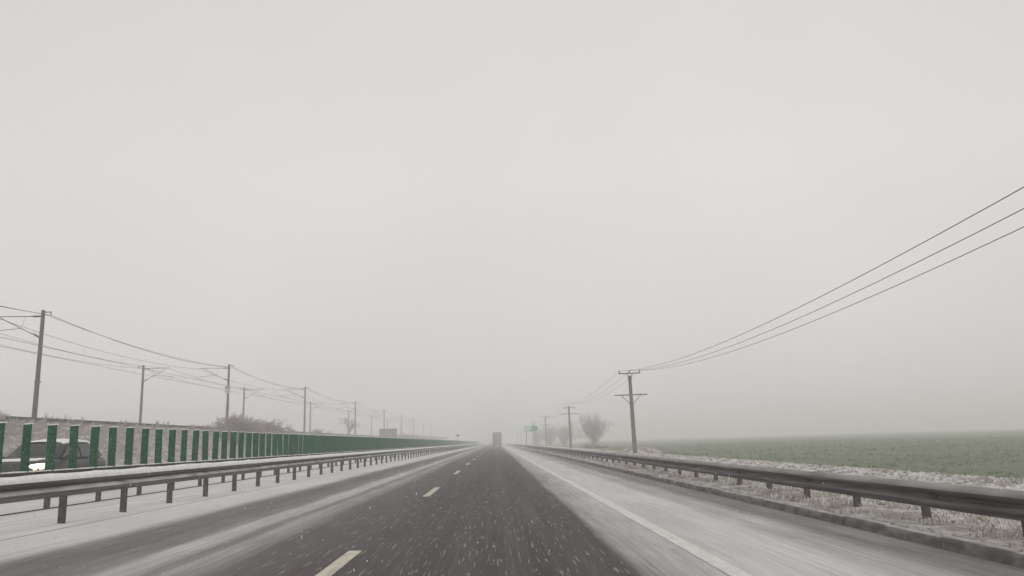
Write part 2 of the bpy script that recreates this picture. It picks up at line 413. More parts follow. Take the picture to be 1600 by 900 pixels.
def guardrail(name, label, side, x, ztop, zg, y0, y1, mat, snow, group, smat=None, lower=False):
    root = thing(name, (0, 0, 0), label, 'guardrail', group)
    wbeam(side, x, ztop, y0, y1, mat, root, .09, snow, smat, lower)
    px = x - side * .10
    p0 = None; far = MB(); k = 0; y = y0 + .55
    while y < y1:
        if k < 100:
            if p0 is None: p0 = post_mesh(px, zg - .1, ztop - .03, side).build('post', M['post'], root)
            q = p0 if k == 0 else p0.copy()
            if k: C.objects.link(q); q.parent = root
            q.location = (0, y, random.uniform(-.01, .01)); q.rotation_euler = (0, 0, 0)
        else:
            far.box((px, y, (zg + ztop) / 2 - .05), (.10, .05, ztop - zg + .05))
        k += 1; y += 2
    o = far.build('distant_posts', M['post'], root); o['kind'] = 'stuff'
    return root
GR = 'guardrails along the motorway'
guardrail('guardrail', 'snow topped steel guardrail on the near side of the median', 1, -6.55, .90, .19, -2.07, 440, M['steel'], .035, GR, None, True)
guardrail('guardrail', 'guardrail under the green anti-glare panels, behind the near median rail', -1, -8.86, .905, .17, -2.68, 440, M['steel'], .022, GR)
guardrail('guardrail', 'grimy grey guardrail beside the field, behind the kerb', -1, 5.52, .515, .03, -2.06, 440, M['steel_b'], .006, GR, M['grey_film'])

# ------------------------------------------------------------------ anti-glare screen on the median rail
scr = thing('anti_glare_screen', (-8.93, 0, .912), 'green anti-glare screen of upright panels on the median rail', 'screen')
def panel_mb():
    b = MB(); n = 7; H = .895; W = .27; vs = []
    for z, k in ((0, .9), (.03, 1), (H - .03, 1), (H, .94)):
        for i in range(n):
            t = i / (n - 1) - .5; vs.append((t * W * k, .025 * (1 - 4 * t * t), z))
        for i in range(n):
            t = .5 - i / (n - 1); vs.append((t * W * k, .025 * (1 - 4 * t * t) - .014, z))
    m = 2 * n
    b.add(vs, [(r * m + i, r * m + (i + 1) % m, (r + 1) * m + (i + 1) % m, (r + 1) * m + i) for r in range(3) for i in range(m)] + [tuple(range(m)), tuple(range(3 * m, 4 * m))])
    return b
p0 = panel_mb().build('panel', M['green'], scr, smooth=False)
sn = MB(); sn.box((0, .012, .902), (.26, .036, .020)); sn.box((-.137, .002, .45), (.012, .024, .87)); 
s0 = sn.build('snow_rim', M['snow'], p0)
fb = MB(); fb.box((0, .0, -.03), (.12, .10, .06))
f0 = fb.build('foot', M['post'], p0)
far = MB(); fars = MB(); y = 4.3; k = 0
while y < 430:
    a = math.radians(-30) + random.gauss(0, .05)
    if k < 100:
        q = p0 if k == 0 else p0.copy()
        if k:
            C.objects.link(q); q.parent = scr
            for ch in (s0, f0):
                c2 = ch.copy(); C.objects.link(c2); c2.parent = q
        q.location = (0, y, random.uniform(-.008, .008)); q.rotation_euler = (random.gauss(0, .012), random.gauss(0, .012), a)
    else:
        far.box((0, y, .45), (.26, .03, .89), rz=a); fars.box((0, y, .905), (.25, .03, .015), rz=a)
        fars.box((-.134 * math.cos(a), y - .134 * math.sin(a), .44), (.014, .022, .84), rz=a)
    y += .85; k += 1
o = far.build('distant_panels', M['green'], scr); o['kind'] = 'stuff'
o = fars.build('distant_snow_rims', M['snow'], scr); o['kind'] = 'stuff'
# ------------------------------------------------------------------ catenary masts
def mast(px, y, ztop, d, reach, label, group, plates=0, loose=True):
    z0 = 3.6
    root = thing('catenary_mast', (px, y, z0), label, 'mast', group)
    h = ztop - z0
    b = MB(); b.tube([(0, 0, -.3), (0, 0, h)], [.185, .135], 12); b.build('pole', M['concrete'], root, smooth=False)
    b = MB(); b.tube([(0, 0, h - .42), (d * reach, 0, h - .36)], .035, 6); b.tube([(d * .15, 0, h - .42), (d * .75, 0, h - .41)], .075, 8)
    b.build('top_tube', M['darkmetal'], root)
    b = MB(); b.tube([(0, 0, h - 2.15), (d * reach * .86, 0, h - .42)], .032, 6); b.tube([(d * .15, 0, h - 2.06), (d * .6, 0, h - 1.79)], .07, 8)
    b.build('strut', M['darkmetal'], root)
    b = MB(); x1 = d * reach * .40
    b.tube([(x1, 0, h - 1.32), (d * (reach + .55), 0, h - 1.55)], .025, 6); b.tube([(x1, 0, h - 1.32), (x1 * .85, 0, h - .42)], .012, 5)
    b.tube([(d * (reach + .5), 0, h - 1.55), (d * (reach + .5), 0, h - 1.8), (d * (reach - .7), 0, h - 1.86)], .016, 5)
    b.build('registration_arm', M['darkmetal'], root)
    b = MB(); b.box((-d * .28, 0, h - .10), (.7, .07, .07)); b.tube([(-d * .6, 0, h - .10), (-d * .6, 0, h - .32)], .04, 6)
    b.tube([(0, 0, h - .02), (0, 0, h + .05)], .15, 10)
    b.build('bracket', M['darkmetal'], root)
    b = MB(); b.tube([(0, 0, h * .36), (0, 0, h * .36 + .12)], .20, 10); b.box((.2, 0, h * .36 + .06), (.12, .1, .1)); b.build('clamp', M['darkmetal'], root)
    if plates:
        zp = 5.2
        for i in range(2):
            b = MB(); b.box((0, -.2, zp + .47 * i), (.74, .02, .44)); p = b.build('number_plate', M['plate'], root)
            b = MB()
            if i: b.box((-.14, -.214, zp + .47), (.18, .008, .2)); b.box((.12, -.214, zp + .47), (.2, .008, .2))
            else: b.box((0, -.214, zp), (.09, .008, .24))
            b.build('faded_marking', M['darkmetal'], p)
    return root
dn = [60.8, 104, 146, 198.6, 250, 296.5, 340, 387, 430]
words = ['nearest', 'second', 'third', 'fourth', 'fifth', 'sixth', 'seventh', 'eighth', 'ninth']
for i, y in enumerate(dn):
    extra = ', with two small plates' if i in (1, 5) else ''
    mast(-35, y, 12.3, -1, 3.9, '%s catenary mast of the near row, arm pointing away%s' % (words[i], extra), 'catenary masts of the near row', i in (1, 5))
for i, y in enumerate(dn[1:]):
    extra = ', with two small plates' if i == 2 else ''
    mast(-46.2, y, 12.5, 1, 3.5, '%s visible catenary mast of the far row, arm pointing roadwards%s' % (words[i], extra), 'catenary masts of the far row', i == 2)
sp = [14] + dn
def wire(name, label, x, zs, sag, r=.013, stag=0, group=None, cat='wire', parent=None, pts_y=sp):
    pts = []; 
    for i, (a, c) in enumerate(zip(pts_y, pts_y[1:])):
        n = 12 if i < 4 else 6
        for k in range(n):
            t = k / n; s1 = stag * (1 if i % 2 else -1)
            pts.append((x + s1 * (1 - 2 * t), a + (c - a) * t, zs - 4 * sag * t * (1 - t)))
    pts.append((x, pts_y[-1], zs))
    b = MB(); b.tube(pts, r * 1.3, 4); o = b.build(name, M['wire'], parent)
    if parent is None: tag(o, label, cat, group)
    return o
WG = 'wires of the electrified railway'
wire('feeder_wire', 'uppermost sagging wire on the outer brackets of the near mast row', -34.4, 11.95, .85, .016, group=WG)
wire('earth_wire', 'thinner sagging wire just under the uppermost one of the near masts', -34.8, 12.0, .68, .014, group=WG)
wire('return_wire', 'sagging wire running along the poles of the far mast row', -46.0, 12.1, .7, .014, group=WG)
def catline(x, ztop, label):
    root = thing('overhead_line', (0, 0, 0), label, 'overhead line', WG)
    wire('messenger_wire', '', x, ztop - .45, .7, .013, .2, parent=root)
    wire('contact_wire', '', x, ztop - 1.88, .05, .014, .25, parent=root)
    for i, (a, c) in enumerate(zip(sp, sp[1:])):
        if i > 6: break
        for t in (.12, .31, .5, .69, .88):
            s1 = .2 * (1 if i % 2 else -1) * (1 - 2 * t)
            b = MB(); b.tube([(x + s1, a + (c - a) * t, ztop - .45 - 4 * .7 * t * (1 - t)), (x + s1, a + (c - a) * t, ztop - 1.9)], .007, 4)
            b.build('dropper', M['wire'], root)
catline(-38.7, 12.3, 'messenger and contact wire hung from the near mast row')
catline(-42.6, 12.5, 'messenger and contact wire hung from the far mast row')

# ------------------------------------------------------------------ utility poles
UX = 13.0
def utility_pole(y, label, lean, full=True, var=0):
    root = thing('utility_pole', (UX + lean * 7, y, -.35), label, 'utility pole', 'power line poles beside the field')
    root.rotation_euler = (0, -lean, .05)
    h = 7.35
    b = MB(); b.tube([(0, 0, -.2), (0, 0, h)], [.22, .15], 10); b.build('pole', M['pole'], root)
    if var == 0:
        b = MB(); b.box((0, 0, h + .30), (2.08, .1, .1)); b.tube([(-.33, 0, h + .28), (0, 0, h - .02)], .035, 5); b.tube([(.33, 0, h + .28), (0, 0, h - .02)], .035, 5)
        b.tube([(0, 0, h - .28), (0, 0, h + .02)], .2, 10)
        b.build('top_crossarm', M['darkmetal'], root)
        for X in (-1, 0, 1):
            b = MB(); b.tube([(X, 0, h + .32), (X, 0, h + .44), (X, 0, h + .62)], [.03, .06, .05], 8); b.build('insulator', M['darkmetal'], root)
    else:
        b = MB(); b.box((0, 0, h - .2), (2.1, .08, .08)); b.box((0, 0, h + .1), (.06, .06, .35)); b.box((-.75, 0, h - .28), (.5, .06, .05)); b.build('top_crossarm', M['darkmetal'], root)
        for X in (-1, 1):
            b = MB(); b.tube([(X, 0, h - .2), (X, 0, h - .2 - .35 * (X > 0) + .1 * (X < 0))], .045, 8); b.build('insulator', M['darkmetal'], root)
    zc = h - 1.75 + var * .45
    b = MB(); b.box((0, 0, zc), (3.15, .10, .10)); b.build('lower_crossarm', M['darkmetal'], root)
    if var == 0:
        for s in (-1, 1):
            b = MB(); b.tube([(s * 1.0, 0, zc), (s * .12, 0, zc - .85)], .032, 5); b.build('brace', M['darkmetal'], root)
    return root
upy = [75, 139, 206, 272, 340, 408, 478]
ul = ['nearest utility pole, frosted concrete with braced lower crossarm',
      'second utility pole from the camera, just left of the tall frosted tree',
      'third utility pole from the camera, against the far clump of frosted trees',
      'fourth utility pole from the camera, rising behind the green road sign',
      'fifth utility pole from the camera, just beyond the green sign',
      'sixth utility pole from the camera, faint in the haze',
      'farthest utility pole, barely visible in the haze beside the truck']
for i, y in enumerate(upy):
    utility_pole(y, ul[i], (.012, .008, -.006, 0, 0, 0, 0)[i], var=1 if i == 1 else 0)
spu = [9] + upy
for i, X in enumerate((-1, 0, 1)):
    pts = []
    for k, (a, c) in enumerate(zip(spu, spu[1:])):
        n = 24 if k == 0 else 10
        za, zc = (7.25 if k == 0 else 7.55), 7.55
        sag = (2.3 if k == 0 else 1.0)
        if k == 0: za = 6.88; sag = 1.25
        for j in range(n):
            t = j / n; pts.append((UX + X, a + (c - a) * t, za + (zc - za) * t - 4 * sag * t * (1 - t)))
    b = MB(); b.tube(pts, .0125, 5)
    tag(b.build('power_line', M['wire']), ('power wire on the roadside end of the pole crossarms', 'middle power wire over the pole tops', 'power wire on the field end of the pole crossarms')[i], 'power line', 'three wires on the utility poles')

# ------------------------------------------------------------------ trees and shrubs
def grow(mb, base, height, width, stems, seed, levels=4, twig_r=.009, up=.75, thick=.07, mbt=None, spread=.5):
    rnd = random.Random(seed)
    def br(p, d, l, r, lv):
        n = 3; pts = [p]; rr = [r]; q = p.copy(); dd = d.copy()
        for i in range(n):
            dd = (dd + Vector((rnd.gauss(0, .13), rnd.gauss(0, .13), rnd.gauss(0, .06) + .03 * up))).normalized()
            q = q + dd * (l / n); pts.append(q.copy()); rr.append(r * (1 - .22 * (i + 1)))
        tgt = mbt if (mbt is not None and lv >= levels - 0) else mb
        tgt.tube(pts, rr, 5 if lv > 2 else 3, cap=False)
        if lv <= 0: return
        nb = (3, 4, 4, 6, 7)[min(lv, 4)] if spread < .8 else (4, 4, 5, 6, 7)[min(lv, 4)]
        for i in range(nb):
            t = rnd.uniform(.15, 1.0); k = min(int(t * n), n - 1); f = t * n - k
            pos = pts[k].lerp(pts[k + 1], min(f, 1))
            ang = rnd.uniform(0, 2 * PI); tilt = rnd.uniform(.35, .95)
            a = dd.cross(Vector((math.cos(ang), math.sin(ang), .2))).normalized()
            nd = (dd * math.cos(tilt) + a * math.sin(tilt) + Vector((0, 0, .18 * up))).normalized()
            br(pos, nd, l * rnd.uniform(.45, .72), max(twig_r, r * .5), lv - 1)
    for s in range(stems):
        ang = 2 * PI * s / stems + rnd.uniform(-.4, .4); til = rnd.uniform(.1, 1) * spread
        d = Vector((math.cos(ang) * math.sin(til), math.sin(ang) * math.sin(til), math.cos(til)))
        br(base + Vector((math.cos(ang), math.sin(ang), 0)) * .15 * (stems > 1), d, height * rnd.uniform(.40, .52), thick, levels)
def fit(mbs, base, H, W):
    vs = [v for m in mbs for v in m.v]
    zt = max(v[2] for v in vs); xm = sorted(abs(v[0] - base.x) for v in vs)[int(len(vs) * .985)]
    sz = H / (zt - base.z); sx = (W / 2) / xm
    for m in mbs: m.v = [(base.x + (v[0] - base.x) * sx, base.y + (v[1] - base.y) * sx, base.z + (v[2] - base.z) * sz) for v in m.v]
def tree(name, loc, H, W, stems, seed, label, cat, group, mat='twig', levels=4, twig_r=.010, thick=.07, spread=.5, up=.75):
    root = thing(name, loc, label, cat, group)
    cr, tr = MB(), MB(); o = Vector((0, 0, 0))
    grow(cr, o, H, W, stems, seed, levels, twig_r, up, thick, tr, spread)
    fit([cr, tr], o, H, W)
    tr.build('trunk' if cat == 'tree' else 'stems', M['bark'], root); cr.build('crown' if cat == 'tree' else 'twigs', M[mat], root)
    return root
TG = 'frosted bare trees beside the field'
tree('bare_tree', (18.2, 148, -.4), 7.3, 6.3, 8, 3, 'tall frosted bare tree with many stems between the two nearest utility poles', 'tree', TG, twig_r=.011, thick=.08, spread=.62)
tree('bare_tree', (19.0, 222, -.5), 7.6, 7.6, 7, 11, 'round frosted tree far off between the second and third utility poles', 'tree', TG, twig_r=.012, thick=.12, spread=.7)
tree('bare_tree', (15.6, 232, -.5), 6.9, 5.6, 6, 12, 'hazy frosted tree just right of the third utility pole', 'tree', TG, twig_r=.012, thick=.12, spread=.6)
tree('bare_tree', (16.0, 300, -.5), 8.2, 8.5, 6, 13, 'very faint tree in the haze behind the green road sign', 'tree', TG, twig_r=.018, thick=.13, spread=.7)
tree('low_bush', (17.2, 140, -.45), 1.2, 5.5, 9, 14, 'low frosted scrub at the foot of the tall bare tree', 'bush', None, twig_r=.016, levels=3, thick=.04, spread=1.1)
SG = 'bare shrubs on the railway embankment'
tree('bare_shrub', (-27.6, 84, 1.9), 3.4, 5.0, 11, 21, 'wide pinkish brown shrub rising above the green screen, biggest of its row', 'shrub', SG, 'twig_pink', 4, .014, .05, 1.05, .6)
tree('bare_shrub', (-27.8, 91.5, 1.9), 3.3, 4.8, 10, 22, 'pinkish brown shrub merging with the biggest one on its far side', 'shrub', SG, 'twig_pink', 4, .014, .05, 1.0, .6)
tree('bare_shrub', (-27.8, 101.5, 2.0), 3.05, 3.8, 9, 23, 'compact brown shrub at the far end of the biggest shrubs', 'shrub', SG, 'twig_pink', 4, .014, .05, .9, .6)
tree('bare_shrub', (-28.4, 111, 2.0), 1.9, 4.5, 9, 24, 'low thin shrub after the compact brown one', 'shrub', SG, 'twig_pink', 3, .014, .04, 1.2, .5)
tree('bare_shrub', (-28.6, 128, 2.3), 2.1, 4.6, 9, 25, 'small pale shrub between the third and fourth near masts', 'shrub', SG, 'twig_pink', 3, .017, .04, 1.1, .5)
tree('bare_tree', (-30.0, 163, 3.4), 4.0, 4.2, 1, 26, 'small round bare tree beside the fourth near mast on the embankment', 'tree', None, 'twig', 4, .011, .10, .25, .5)
for i, (y, hh, ww) in enumerate(((232, 2.6, 9), (262, 2.7, 10), (295, 3.0, 14), (318, 3.0, 14), (352, 2.6, 14))):
    tree('bare_shrub', (-28.5, y, 2.2), hh, ww, 9, 40 + i, ('hazy shrub just past the grey hoarding', 'hazy shrub near the seventh near mast', 'long hazy thicket, tallest of the far shrubs', 'hazy thicket behind the tallest far shrub', 'faintest shrub at the far end of the embankment')[i], 'shrub', SG, 'twig_pink', 3, .03, .06, 1.2, .5)
# dry weeds on the embankment crest, dry grass on the verge
def blades(mb, x, y, z, h, n, sp, rnd, w=.012):
    for i in range(n):
        a = rnd.uniform(0, 2 * PI); l = h * rnd.uniform(.5, 1.1); t = rnd.uniform(.1, sp)
        bx, by = x + rnd.gauss(0, .07), y + rnd.gauss(0, .07)
        dx, dy = math.cos(a), math.sin(a)
        m = (bx + dx * l * t * .4, by + dy * l * t * .4, z + l * .6); e = (bx + dx * l * t, by + dy * l * t, z + l * (1 - .35 * t))
        mb.add([(bx - dy * w, by + dx * w, z - .03), (bx + dy * w, by - dx * w, z - .03), (m[0] + dy * w * .8, m[1] - dx * w * .8, m[2]), (m[0] - dy * w * .8, m[1] + dx * w * .8, m[2]), e], [(0, 1, 2, 3), (3, 2, 4)])
rnd = random.Random(5)
def vz(x):
    pts = [(5.1, .0), (5.2, .035), (6.0, .04), (7.4, -.10), (9, -.36), (11, -.40), (12.3, -.31), (13.4, -.22), (14.5, -.28), (14.75, -.42)]
    for (a, za), (c, zc) in zip(pts, pts[1:]):
        if a <= x <= c: return za + (zc - za) * (x - a) / (c - a)
    return -.4
m1, m2_ = MB(), MB()
for i in range(7500):
    y = 3 + 100 * rnd.random() ** 1.6; x = rnd.uniform(5.2, 8.2) if rnd.random() < .5 else rnd.uniform(8, 14.4)
    (m1 if rnd.random() < .62 else m2_).__class__
    tgt = m1 if rnd.random() < .5 else m2_
    blades(tgt, x, y, vz(x), rnd.uniform(.04, .12) * (1.5 if rnd.random() < .08 else 1), 8, 2.6, rnd, .007 + y * .0003)
tag(m1.build('dry_grass', M['hay']), 'beige dry grass on the verge behind the guardrail', 'grass', kind='stuff')
tag(m2_.build('frosted_grass', M['hay_snow']), 'snow coated grass on the verge beside the field', 'grass', kind='stuff')
# clods along the field edge
b = MB()
for i in range(4200):
    y = 5 + 150 * rnd.random() ** 1.4; x = rnd.uniform(12.4, 14.7); r = rnd.uniform(.025, .085)
    z = vz(x) + r * .1
    vs = [(x + r * math.cos(k * PI / 3 + i) * rnd.uniform(.7, 1.3), y + r * math.sin(k * PI / 3 + i) * rnd.uniform(.7, 1.3), z - r * .3) for k in range(6)] + \
         [(x + .55 * r * math.cos(k * PI / 3 + i), y + .55 * r * math.sin(k * PI / 3 + i), z + r * rnd.uniform(.35, .6)) for k in range(6)] + [(x, y, z + r * .65)]
    b.add(vs, [(k, (k + 1) % 6, 6 + (k + 1) % 6, 6 + k) for k in range(6)] + [(6 + k, 6 + (k + 1) % 6, 12) for k in range(6)])
tag(b.build('snowy_soil_clods', M['clod']), 'snow dusted clods along the edge of the green field', 'soil', kind='stuff')
m1, m2_ = MB(), MB()
def bz(x):
    pts = [(-31.5, 3.62), (-31, 3.62), (-30.2, 3.3), (-27.5, 2.0), (-24, .5), (-22.2, -.08)]
    for (a, za), (c, zc) in zip(pts, pts[1:]):
        if a <= x <= c: return za + (zc - za) * (x - a) / (c - a)
    return 0
for i in range(5200):
    y = 16 + 150 * rnd.random() ** 1.5; x = rnd.uniform(-31.0, -22.6)
    blades(m1 if rnd.random() < .65 else m2_, x, y, bz(x), rnd.uniform(.12, .32), 7, 1.0, rnd, .012 + y * .0002)
for cy in (34, 38, 40, 44, 49, 57, 66, 73, 80, 84, 86):
    for i in range(int(rnd.uniform(6, 22))):
        blades(m1, rnd.gauss(-30.8, .4), cy + rnd.gauss(0, .9), 3.55, rnd.uniform(.25, .75), 9, .8, rnd, .02)
for i in range(160):
    blades(m1, rnd.gauss(-30.6, .3), rnd.uniform(32, 50), 3.5, rnd.uniform(.3, .55), 9, .9, rnd, .02)
tag(m1.build('embankment_grass', M['hay']), 'dry brown weeds on the railway embankment', 'grass', kind='stuff')
tag(m2_.build('embankment_frosted_grass', M['hay_snow']), 'snowy tufts on the railway embankment slope', 'grass', kind='stuff')
# young wheat in drilled rows, thin and patchy, where the field is near enough to show it
m1 = MB()
for i in range(15000):
    y = 12 + 150 * rnd.random() ** 1.5; x = 14.9 + .55 * int(rnd.random() ** 1.3 * 110) + rnd.gauss(0, .05)
    if math.sin(x * .9 + y * .21) + math.sin(y * .37 - x * .3) < -1.0: continue
    blades(m1, x, y, gz(x) - .01, rnd.uniform(.05, .12), 4, 1.8, rnd, .010 + y * .0003)
M['wheat'] = simple('wheat_blades', (.105, .145, .07), (.16, .18, .115), .9, s=.8, lo=.35, hi=.65)
tag(m1.build('young_wheat', M['wheat']), 'short green winter wheat growing in rows on the field', 'crop', kind='stuff')
# mound by the first pole
b = MB(); n = 16; rows = 6; vs = []
for j in range(rows + 1):
    t = j / rows
    for k in range(n):
        a = 2 * PI * k / n; r = (1 - t) ** .7
        vs.append((14.4 + 2.6 * r * math.cos(a) * rnd.uniform(.9, 1.1), 80 + 2.2 * r * math.sin(a), -.4 + .72 * math.sin(t * PI / 2) * rnd.uniform(.97, 1.02)))
b.add(vs, [(j * n + k, j * n + (k + 1) % n, (j + 1) * n + (k + 1) % n, (j + 1) * n + k) for j in range(rows) for k in range(n)])
tag(b.build('earth_mound', M['bank'], smooth=True), 'small snow dusted mound behind the nearest utility pole', 'mound')

# ------------------------------------------------------------------ signs
def far_sign():
    root = thing('road_sign', (8.0, 181, -.1), 'green direction sign on two posts, snow stuck on its left half', 'road sign')
    b = MB(); b.box((0, 0, 4.12), (3.1, .06, 1.2)); p = b.build('board', M['signgreen'], root)
    b = MB(); n = 9
    top = [(-1.5, 4.66), (-.2, 4.66), (.3, 4.55), (.0, 4.3), (.35, 4.1), (-.1, 3.9), (-.35, 3.6), (-1.5, 3.58)]
    vs = [(x, -.034, z) for x, z in top] + [(x, -.05, z) for x, z in top]; k = len(top)
    b.add(vs, [tuple(range(k)), tuple(range(k, 2 * k))] + [(i, (i + 1) % k, k + (i + 1) % k, k + i) for i in range(k)])
    b.build('stuck_snow', simple('thin_frost', (.40, .50, .46), (.52, .58, .56), .9, s=3), p)
    for x in (-1.05, 1.1):
        b = MB(); b.tube([(x, .08, -.2), (x, .08, 4.6)], .07, 8); b.build('post', M['darkmetal'], root)
far_sign()
root = thing('hoarding', (-22.0, 163, -.1), 'grey ribbed back of a large sign board above the green screen', 'sign board')
b = MB(); b.box((0, 0, 3.6), (3.6, .05, 2.0))
for k in range(19): b.box((-1.75 + k * .194, -.04, 3.6), (.06, .04, 1.96))
b.build('board', M['hoard'], root)
b = MB(); b.box((0, -.05, 4.63), (3.7, .16, .06)); b.build('top_rail', M['darkmetal'], root)
for x in (-1.3, 0, 1.3):
    b = MB(); b.box((x, .1, 2.2), (.12, .16, 4.7)); b.build('post', M['darkmetal'], root)
root = thing('small_sign', (-9.8, 204, .15), 'tiny dark sign with two discs on a post above the far screen', 'sign')
for x in (-.28, .28):
    b = MB(); b.tube([(x, -.02, 3.0), (x, .02, 3.0)], .24, 14)
    n0 = len(b.v); b.v = [(x + (v[0] - x), v[1], v[2]) for v in b.v]
    b.build('disc', M['darkmetal'], root)
b = MB(); b.box((0, .03, 3.18), (1.0, .04, .14)); b.build('top_bar', M['darkmetal'], root)
b = MB(); b.tube([(0, .07, -.1), (0, .07, 3.2)], .05, 8); b.build('post', M['concrete'], root)

# ------------------------------------------------------------------ truck
T = thing('truck', (.34, 222, -.01), 'grey box truck seen from behind in the haze', 'truck')
b = MB(); b.box((0, 6.6, 2.55), (2.5, 13.2, 2.75)); b.build('cargo_box', M['trailer'], T)
for s in (-1, 1):
    b = MB(); b.box((s * .615, -.02, 2.55), (1.2, .03, 2.65)); d = b.build('rear_door', M['trailer'], T)
    b = MB()
    for q in (.25, .95): b.tube([(s * q, -.06, 1.25), (s * q, -.06, 3.85)], .022, 6)
    b.build('lock_rod', M['darkmetal'], d)
b = MB(); b.box((0, 6.6, 1.05), (1.0, 13, .22)); b.build('chassis', M['black'], T)
b = MB(); b.box((0, -.02, .62), (2.3, .1, .16)); b.box((-.6, .1, .85), (.08, .1, .4)); b.box((.6, .1, .85), (.08, .1, .4)); b.build('underrun_bar', M['darkmetal'], T)
for s in (-1, 1):
    b = MB(); b.box((s * 1.0, -.05, .98), (.36, .06, .13)); b.build('rear_lamp', M['redlamp'], T)
    b = MB(); b.box((s * 1.0, .35, .75), (.42, .03, .6)); b.build('mud_flap', M['rubber'], T)
    for yy in (1.1, 2.4, 3.7, 14.8):
        b = MB(); b.disc_x((s * 1.02, yy, .5), .5, .34); wv = b.build('wheel', M['rubber'], T)
        b = MB(); b.disc_x((s * 1.15, yy, .5), .27, .12); b.build('rim', M['rim'], wv)
b = MB(); b.box((0, 15.0, 2.1), (2.45, 2.1, 2.7)); b.build('cab', M['trailer'], T)
b = MB(); b.box((0, 6.6, 3.95), (2.5, 13.1, .05)); b.build('snow_layer', M['snow'], T)

# ------------------------------------------------------------------ oncoming car (front towards the camera)
CX = -12.75; CYF = 21.1; CZ = .12
car = thing('oncoming_car', (CX, CYF, CZ), 'dark hatchback with lit headlights and snow on its roof behind the green panels', 'car')
def loft(st, name, mat, parent, smooth=True, caps=True):
    b = MB(); n = len(st[0]); vs = [v for r in st for v in r]
    fs = [(j * n + i, j * n + (i + 1) % n, (j + 1) * n + (i + 1) % n, (j + 1) * n + i) for j in range(len(st) - 1) for i in range(n)]
    if caps: fs += [tuple(range(n)), tuple(range((len(st) - 1) * n, len(st) * n))[::-1]]
    b.add(vs, fs); return b.build(name, mat, parent, smooth=smooth)
def ring(y, zl, zm, zh, hl, hm, hh):
    a = [(hl, zl), (hm, zl + .12), (hm, zm), (hm * .985, (zm + zh) / 2), (hh, zh - .02), (hh * .6, zh), ]
    return [(x, y, z) for x, z in a] + [(-x, y, z) for x, z in a[::-1]]
st = [ring(0.0, .28, .55, .74, .55, .62, .5), ring(.10, .22, .62, .88, .72, .80, .62), ring(.32, .20, .66, .95, .8, .85, .7), ring(.75, .2, .68, .99, .82, .865, .74),
      ring(1.15, .2, .7, .99, .82, .87, .78), ring(2.0, .2, .72, .99, .82, .875, .80), ring(3.0, .2, .74, 1.0, .82, .875, .80), ring(3.6, .24, .76, 1.02, .8, .86, .76), ring(3.85, .3, .74, 1.0, .74, .8, .7), ring(3.93, .38, .66, .9, .6, .7, .6)]
loft(st, 'body', M['car'], car)
def gring(y, z, hb, ht, zb=.97):
    a = [(hb, zb), (ht + .02, z - .07), (ht - .05, z - .01), (ht * .5, z + .02)]
    return [(x, y, q) for x, q in a] + [(-x, y, q) for x, q in a[::-1]]
gst = [gring(.98, 1.0, .74, .7), gring(1.3, 1.22, .76, .66), gring(1.68, 1.43, .78, .6), gring(2.3, 1.48, .79, .6), gring(3.05, 1.46, .78, .58), gring(3.5, 1.34, .76, .57), gring(3.84, 1.05, .72, .62)]
loft(gst, 'roof', M['car'], car)
